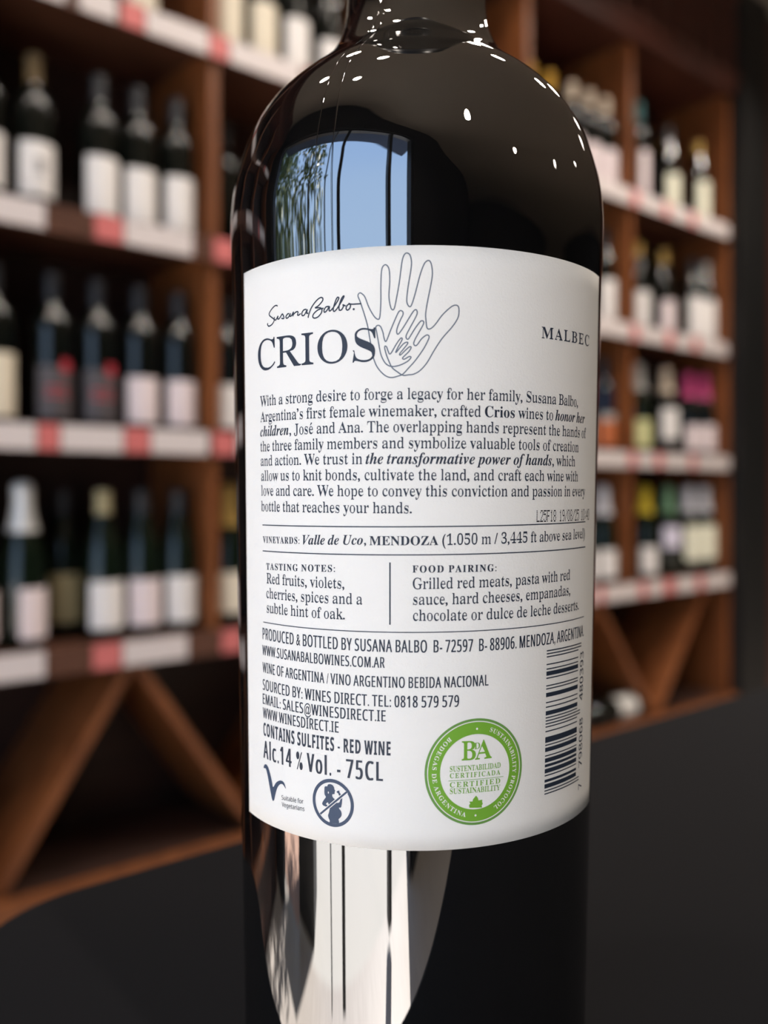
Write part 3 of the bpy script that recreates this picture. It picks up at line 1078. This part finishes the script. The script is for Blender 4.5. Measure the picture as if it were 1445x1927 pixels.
# shapes and lines of print on the label, in label millimetres
HAND=[(-11.364, 164.828), (-11.437, 164.424), (-11.158, 163.724), (-10.811, 162.749), (-10.189, 160.808), (-9.708, 159.014), (-9.299, 156.681), (-8.959, 154.626), (-8.686, 153.392), (-8.139, 152.013), (-7.319, 150.903), (-6.367, 150.133), (-5.419, 149.911), (-4.341, 150.165), (-3.536, 150.493), (-2.467, 151.633), (-1.402, 152.843), (-0.074, 154.733), (0.721, 156.221), (0.984, 157.033), (0.717, 157.329), (0.318, 157.193), (-0.346, 156.626), (-1.008, 155.681), (-1.407, 155.454), (-1.674, 155.82), (-1.41, 156.63), (-0.748, 157.843), (-0.086, 159.057), (0.045, 159.597), (-0.221, 159.827), (-0.619, 159.598), (-1.413, 158.522), (-2.076, 157.446), (-2.607, 156.613), (-2.94, 156.78), (-2.941, 157.321), (-2.344, 158.53), (-1.417, 160.278), (-1.087, 161.086), (-1.155, 161.626), (-1.42, 161.736), (-1.817, 161.361), (-2.479, 160.288), (-3.542, 158.547), (-4.343, 157.507), (-4.61, 157.891), (-4.477, 158.7), (-3.943, 160.042), (-3.543, 160.845), (-3.544, 161.386), (-3.944, 161.623), (-4.343, 161.267), (-5.012, 159.795), (-5.684, 158.188), (-6.428, 156.338), (-6.766, 156.727), (-7.036, 157.957), (-7.442, 158.921), (-7.918, 159.142), (-8.261, 158.816), (-8.126, 157.995), (-7.855, 156.491), (-7.45, 154.304), (-6.975, 153.068), (-6.364, 152.238), (-5.418, 151.851), (-4.073, 152.058), (-2.736, 152.718), (-2.136, 153.389), (-2.47, 153.555), (-3.27, 153.104), (-3.605, 153.271), (-3.271, 153.672), (-2.471, 154.475), (-2.112, 155.148), (-2.339, 155.285), (-2.872, 154.885), (-3.94, 153.858), (-4.074, 154.09), (-3.539, 154.759), (-2.713, 155.83), (-2.873, 156.076), (-3.54, 155.706), (-4.744, 154.278), (-4.476, 155.045), (-3.807, 156.252), (-3.647, 156.723), (-3.941, 156.755), (-4.61, 155.86), (-5.687, 154.095), (-6.091, 154.538), (-6.361, 155.291), (-6.632, 155.462), (-6.7, 155.097), (-6.43, 154.004), (-5.958, 152.772), (-5.418, 151.675), (-4.61, 150.982), (-3.536, 150.29), (-2.599, 150.348), (-1.664, 150.476), (-0.597, 151.081), (0.6, 152.434), (1.928, 154.741), (3.259, 156.784), (5.002, 158.847), (5.944, 160.362), (6.168, 161.588), (5.998, 162.463), (5.385, 162.619), (4.576, 162.151), (3.239, 160.84), (2.043, 159.202), (1.246, 158.453), (0.646, 158.518), (0.443, 159.733), (0.372, 161.083), (0.697, 163.243), (1.218, 165.944), (1.502, 167.968), (1.337, 169.584), (1.004, 170.282), (0.541, 170.252), (0.016, 169.578), (-0.64, 167.693), (-1.426, 164.597), (-1.952, 162.848), (-2.283, 162.284), (-2.681, 162.587), (-2.881, 163.535), (-2.619, 165.96), (-2.226, 168.381), (-2.07, 169.996), (-2.296, 171.212), (-2.692, 171.623), (-3.155, 171.565), (-3.551, 170.833), (-3.815, 169.357), (-4.145, 166.666), (-4.611, 163.977), (-5.012, 162.095), (-5.346, 161.807), (-5.681, 162.385), (-5.949, 164.153), (-5.813, 166.717), (-5.878, 168.612), (-6.146, 169.433), (-6.615, 169.724), (-7.087, 169.272), (-7.291, 168.131), (-7.362, 165.832), (-7.366, 163.393), (-7.506, 160.958), (-7.78, 160.195), (-8.531, 160.729), (-9.49, 162.405), (-10.177, 164.21), (-10.733, 164.856), (-11.082, 165.014)]
SIGNATURE=[[(-28.752, 164.437), (-29.056, 164.645), (-29.684, 164.571), (-30.555, 164.078), (-31.19, 163.479), (-31.132, 163.054), (-30.37, 162.531), (-29.798, 162.107), (-29.957, 161.645), (-30.618, 161.182), (-31.403, 161.08), (-31.785, 161.411), (-31.687, 161.675)], [(-29.724, 162.579), (-29.671, 162.076), (-29.253, 161.992), (-28.685, 162.602), (-28.777, 162.093), (-28.392, 162.056), (-27.925, 162.474), (-27.486, 162.826), (-27.147, 162.304), (-27.114, 161.986), (-27.501, 161.981), (-27.734, 162.121)], [(-25.749, 162.671), (-26.156, 162.654), (-26.576, 162.232), (-26.393, 161.896), (-25.887, 162.078), (-25.456, 162.662), (-25.573, 162.175), (-25.154, 162.259), (-24.698, 162.853), (-24.87, 162.063)], [(-24.832, 162.248), (-24.312, 162.671), (-23.769, 162.822), (-23.617, 162.616), (-23.726, 162.198), (-23.452, 162.14), (-23.006, 162.385)], [(-21.718, 163.004), (-22.295, 162.934), (-22.718, 162.446), (-22.641, 161.968), (-22.14, 162.047), (-21.523, 162.942), (-21.645, 162.261), (-21.288, 162.29)], [(-21.2, 161.48), (-21.295, 161.69), (-20.669, 163.09), (-19.558, 164.302), (-18.633, 164.802), (-18.183, 164.558), (-18.368, 164.048), (-19.182, 163.335), (-19.803, 163.067), (-18.727, 162.959), (-18.396, 162.597), (-18.584, 161.953), (-19.278, 161.357), (-19.979, 161.225), (-20.337, 161.526), (-20.048, 162.095), (-19.111, 162.666), (-18.048, 162.828)], [(-16.978, 163.06), (-17.599, 162.985), (-17.977, 162.426), (-17.83, 162.082), (-17.382, 162.372), (-16.89, 163.026), (-16.94, 162.333), (-16.604, 162.304), (-15.7, 163.278), (-15.052, 164.272), (-15.192, 164.546), (-15.478, 164.308), (-15.915, 163.296), (-16.138, 162.396), (-15.953, 162.091), (-15.492, 162.408), (-14.704, 163.459), (-14.067, 164.519), (-14.178, 164.659), (-14.559, 164.166), (-14.99, 162.958), (-14.924, 162.232), (-14.501, 162.291), (-14.147, 162.892), (-14.285, 163.138), (-13.729, 162.861)], [(-12.968, 163.198), (-13.451, 162.972), (-13.662, 162.399), (-13.387, 162.119), (-12.972, 162.416), (-12.832, 162.993), (-13.174, 163.278), (-12.49, 163.1), (-10.844, 163.1)], [(-12.276, 162.201), (-12.195, 162.143)]]
WOMAN=[(-18.708, 75.334), (-18.662, 75.947), (-18.381, 76.158), (-18.103, 76.166), (-17.903, 76.532), (-17.432, 76.666), (-16.967, 76.563), (-16.662, 76.236), (-16.55, 75.782), (-16.398, 75.602), (-16.515, 75.452), (-16.517, 75.183), (-16.634, 74.966), (-16.981, 74.883), (-17.023, 74.508), (-16.832, 74.267), (-16.526, 74.042), (-16.375, 73.728), (-16.224, 73.548), (-15.92, 73.456), (-15.54, 73.642), (-15.463, 73.853), (-15.233, 74.485), (-15.008, 74.514), (-14.973, 74.252), (-15.053, 73.439), (-15.245, 72.745), (-15.623, 72.627), (-15.549, 72.369), (-15.25, 72.075), (-15.104, 71.56), (-15.22, 71.076), (-15.562, 70.693), (-15.753, 70.465), (-15.758, 69.794), (-17.494, 69.596), (-17.608, 69.982), (-17.841, 70.416), (-17.955, 70.869), (-17.792, 71.366), (-17.67, 71.857), (-17.628, 72.2), (-18.417, 72.413), (-18.977, 72.524), (-19.216, 72.823), (-19.05, 73.255), (-18.724, 73.713), (-18.4, 74.168), (-18.636, 74.536), (-18.712, 74.928)]
ARM_GAP=[(-18.412, 72.885), (-18.091, 73.239), (-17.894, 73.168), (-17.779, 72.849), (-18.017, 72.664)]
HAIR_GAP=[(-17.954, 75.246), (-17.796, 75.269), (-17.72, 75.011), (-17.879, 74.84), (-17.972, 74.974)]
GLASS_BOTTLE=[(-16.133, 75.437), (-15.751, 75.722), (-15.563, 75.646), (-15.452, 75.326), (-15.005, 74.916), (-15.156, 74.729), (-15.607, 74.838), (-15.755, 75.153)]
BAR=[(-19.644, 70.857), (-14.037, 75.702)]
LEAF=[(10.026, 75.496), (10.37, 75.088), (10.512, 74.572), (11.267, 74.664), (11.23, 74.252), (11.372, 73.923), (11.141, 73.567), (11.241, 73.242), (10.116, 73.287), (8.764, 73.401), (8.693, 73.909), (8.919, 74.142), (8.728, 74.534), (9.359, 74.484), (9.423, 74.856), (9.69, 75.148)]
TEXTS=[
    ('CRIOS', 'logo', -35.19, 152.971, -8.326, 152.89, 5.75),
    ('MALBEC', 'logob', 22.754, 157.977, 38.423, 158.313, 2.05),
    ('With a strong desire to forge a legacy for her family, Susana Balbo,', 'body', -34.606, 146.098, 33.961, 146.098, 1.95),
    ('Argentina’s first female winemaker, crafted *Crios* wines to _honor her_', 'body', -34.593, 143.113, 37.039, 143.113, 1.95),
    ('_children,_ José and Ana. The overlapping hands represent the hands of', 'body', -34.77, 140.313, 37.796, 140.313, 1.95),
    ('the three family members and symbolize valuable tools of creation', 'body', -34.754, 137.463, 34.541, 137.463, 1.95),
    ('and action. We trust in _the transformative power of hands_, which', 'body', -34.735, 134.706, 33.282, 134.706, 1.95),
    ('allow us to knit bonds, cultivate the land, and craft each wine with', 'body', -34.679, 131.843, 34.562, 131.843, 1.95),
    ('love and care. We hope to convey this conviction and passion in every', 'body', -34.702, 128.997, 37.872, 128.997, 1.95),
    ('bottle that reaches your hands.', 'body', -34.789, 125.999, -1.93, 125.999, 1.95),
    ('*VINEYARDS:*', 'caps', -34.377, 119.904, -23.861, 120.131, 1.25),
    ('_Valle de Uco,_', 'body', -23.139, 120.058, -10.116, 120.386, 1.75),
    ('*MENDOZA*', 'body', -9.528, 120.301, 2.751, 120.404, 1.6),
    ('(1.050 m / 3,445 ft above sea level)', 'body', 3.432, 120.4, 38.247, 120.814, 1.9),
    ('*TASTING NOTES:*', 'caps', -33.331, 114.805, -16.128, 115.327, 1.25),
    ('Red fruits, violets,', 'body', -33.271, 112.209, -14.297, 112.381, 1.95),
    ('cherries, spices and a', 'body', -33.437, 109.379, -10.848, 109.682, 1.95),
    ('subtle hint of oak.', 'body', -33.418, 106.583, -14.228, 106.838, 1.95),
    ('*FOOD PAIRING:*', 'caps', -1.818, 115.532, 13.597, 115.605, 1.25),
    ('Grilled red meats, pasta with red', 'body', -1.766, 112.617, 32.222, 113.103, 1.95),
    ('sauce, hard cheeses, empanadas,', 'body', -1.713, 109.842, 32.428, 110.192, 1.95),
    ('chocolate or dulce de leche desserts.', 'body', -1.708, 107.017, 36.041, 107.026, 1.95),
    ('PRODUCED & BOTTLED BY SUSANA BALBO  B- 72597  B- 88906. MENDOZA, ARGENTINA.', 'sans', -35.03, 101.268, 38.825, 101.487, 2.2),
    ('WWW.SUSANABALBOWINES.COM.AR', 'sans', -35.201, 98.206, -6.759, 98.516, 1.9),
    ('WINE OF ARGENTINA / VINO ARGENTINO BEBIDA NACIONAL', 'sans', -35.22, 94.853, 12.255, 95.148, 1.95),
    ('SOURCED BY: WINES DIRECT. TEL: 0818 579 579', 'sans', -35.26, 91.442, 6.672, 91.647, 2.05),
    ('EMAIL: SALES@WINESDIRECT.IE', 'sans', -35.343, 88.691, -6.597, 88.946, 2.0),
    ('WWW.WINESDIRECT.IE', 'sans', -35.363, 85.981, -15.602, 86.24, 2.0),
    ('CONTAINS SULFITES - RED WINE', 'sansb', -35.26, 82.562, -5.709, 82.908, 2.5),
    ('Alc.14 % Vol. - 75CL', 'sansm', -35.392, 78.191, -7.11, 78.272, 3.4),
    ('Suitable for', 'tiny', -29.457, 71.516, -23.582, 71.991, 0.85),
    ('Vegetarians', 'tiny', -29.405, 70.215, -23.34, 70.654, 0.85),
    ('B', 'seal', 7.235, 82.027, 9.921, 81.977, 3.35),
    ('A', 'seal', 9.759, 81.989, 13.068, 82.056, 3.35),
    ('D', 'seal', 9.634, 83.855, 10.716, 83.925, 1.1),
    ('SUSTENTABILIDAD', 'seal', 5.039, 80.07, 14.891, 80.091, 0.95),
    ('CERTIFICADA', 'sealw', 5.047, 78.921, 14.835, 78.855, 0.85),
    ('CERTIFIED', 'sealw', 5.057, 77.258, 14.857, 77.267, 0.9),
    ('SUSTAINABILITY', 'seal', 5.064, 76.107, 14.874, 76.034, 0.95),
]
RULES=[(-34.474, 123.329, 38.435, 123.986, 0.2), (-34.518, 118.341, 38.724, 119.038, 0.2), (-34.714, 104.597, 38.773, 105.336, 0.17), (-5.81, 117.276, -5.818, 106.223, 0.26)]
SEALRULE=(4.792, 78.431, 15.504, 78.393, 0.09)
VMARK=[(-35.395, 76.291), (-35.059, 76.855), (-34.429, 77.084), (-33.687, 76.698), (-32.991, 75.505), (-32.458, 74.198), (-32.066, 73.259), (-31.098, 74.36), (-29.8, 75.05), (-28.702, 74.899), (-28.199, 73.835), (-28.951, 74.453), (-29.815, 74.338), (-30.727, 73.419), (-31.42, 71.908), (-31.852, 70.77), (-32.406, 70.71), (-32.938, 72.01), (-33.475, 73.632), (-34.025, 75.258), (-34.607, 76.24), (-35.143, 76.143)]

BAND = [('BODEGAS DE ARGENTINA', 'band'), ('SUSTAINABILITY PROTOCOL', 'band')]
prepare([(t[0], t[1]) for t in TEXTS] + BAND + [('7', 'tiny'), ('798068', 'tiny'), ('480393', 'tiny')])

big_txt, grape, body, seal_t = Ink(), Ink(), Ink(), Ink()
for s, st, u0, v0, u1, v1, cap in TEXTS:
    write(big_txt if st == 'logo' else grape if st == 'logob' else seal_t if st in ('seal', 'sealw') else body, s, st, u0, v0, u1, v1, cap)
big_txt.lay('brand_lettering', M_ink)
grape.lay('grape_lettering', M_ink)
for a, b, c, d, w in RULES:
    if abs(a - c) < 1:
        body.stroke([(a, b), (c, d)], w)
    else:
        body.stroke([(a + (c - a) * i / 60, b + (d - b) * i / 60) for i in range(61)], w)
body.lay('printed_text', M_ink, slices=False)

ink = Ink()
for s in SIGNATURE:
    ink.stroke(s, .25, smooth=6)
ink.ring((sum(SIGNATURE[-1][0][:1] + SIGNATURE[-1][1][:1]) / 2, SIGNATURE[-1][0][1]), 0, .2, 0, 16)
ink.lay('signature', M_ink, slices=False)
ink = Ink()
ink.stroke(HAND, .215, closed=True, smooth=5)
hd = ink.lay('hand_emblem', M_inkl, .00024, slices=False)
hd['label'] = 'three nested hands drawn in one grey-blue line'

# certification seal
ink = seal_t
SC = (10.0, 79.8)
ink.ring(SC, 9.12, 9.57, 1)
ink.ring(SC, 6.76, 8.93, 0)
ink.stroke([SEALRULE[:2], ((SEALRULE[0] + SEALRULE[2]) / 2, SEALRULE[1]), SEALRULE[2:4]], SEALRULE[4], 0)
ink.tri([LEAF], 0)
sl = ink.lay('certification_seal', [M_green, M_dgreen])
sl['label'] = 'round green sustainability seal'
ink = Ink()
write_arc(ink, BAND[0][0], 'band', SC, 8.22, 128, 256, .78, 0, True)
write_arc(ink, BAND[1][0], 'band', SC, 7.5, 70, -62, .78, 0)
ink.ring((10.1, 87.5), 0, .19)
ink.ring((9.95, 71.95), 0, .19)
ink.lay('seal_lettering', M_paper, .000262)

# bar code, standing on end
ink = Ink()
LC = ['0001101', '0011001', '0010011', '0111101', '0100011', '0110001', '0101111', '0111011', '0110111', '0001011']
PAR = ['LLLLLL', 'LLGLGG', 'LLGGLG', 'LLGGGL', 'LGLLGG', 'LGGLLG', 'LGGGLL', 'LGLGLG', 'LGLGGL', 'LGGLGL']
code = '7798068480393'
inv_ = {'0': '1', '1': '0'}
bits = '101'
for d, p in zip(code[1:7], PAR[int(code[0])]):
    q = LC[int(d)]
    bits += q if p == 'L' else ''.join(inv_[x] for x in q)[::-1]
bits += '01010'
for d in code[7:]:
    bits += ''.join(inv_[x] for x in LC[int(d)])
bits += '101'
V0, V1 = 73.35, 100.42
st_ = (V1 - V0) / 95
i = 0
while i < 95:
    if bits[i] == '1':
        j = i
        while j < 95 and bits[j] == '1':
            j += 1
        guard = i < 3 or i > 91 or 45 <= i < 50
        a, b = V0 + i * st_ + .03, V0 + j * st_ - .03
        e = 37.7 if guard else 36.3
        ink.tri([[(25.4, a), (e, a), (e, b), (25.4, b)]])
        i = j
    else:
        i += 1
write_up(ink, '7', 'tiny', 39.35, 71.35, 72.5, 1.75)
write_up(ink, '798068', 'tiny', 39.25, 75.7, 85.4, 1.75)
write_up(ink, '480393', 'tiny', 39.0, 88.9, 98.5, 1.75)
ink.lay('barcode', M_ink)

# dot-matrix date stamp
F5 = {'L': '10000100001000010000100001000011111', '2': '01110100010000100010001000100011111', '5': '11111100001111000001000011000101110', 'F': '11111100001000011110100001000010000',
      '1': '00100011000010000100001000010001110', '8': '01110100011000101110100011000101110', '9': '01110100011000101111000010001001100', '/': '00001000010001000100010001000010000',
      '0': '01110100011000110001100011000101110', ':': '00000001000010000000001000010000000', '4': '00010001100101010010111110001000010', ' ': '0' * 35}
ink = Ink()
txt = 'L25F18 19/08/25 10:40'
pw = (40.5 - 22.2) / (len(txt) * 6 - 1)
for k, ch in enumerate(txt):
    g = F5[ch].replace(' ', '1')
    for q in range(35):
        if g[q] == '1':
            u = 22.2 + (k * 6 + q % 5) * pw
            v = 126.45 - (q // 5) * .32
            ink.tri([[(u, v - .24), (u + pw * 1.2, v - .24), (u + pw * 1.2, v), (u, v)]])
ink.lay('date_stamp', M_stamp, slices=False)

# vegetarian tick and pregnancy warning
ink = Ink()
ink.tri([rounded_path(VMARK)])
ink.lay('vegetarian_mark', M_blue)
ink = Ink()
ink.tri([rounded_path(WOMAN), ARM_GAP, HAIR_GAP])
ink.tri([rounded_path(GLASS_BOTTLE)])
ink.ring((-17.0, 73.3), 3.72, 4.35)
wm = ink.lay('pregnancy_warning', M_blue)
wm['label'] = 'round no-drinking-in-pregnancy symbol'
ink = Ink()
ink.stroke(BAR, .62, 1)
ink.lay('warning_bar_edge', [M_paper, M_paper], .000258)
ink = Ink()
ink.stroke(BAR, .36)
ink.lay('warning_bar', M_blue, .000266)
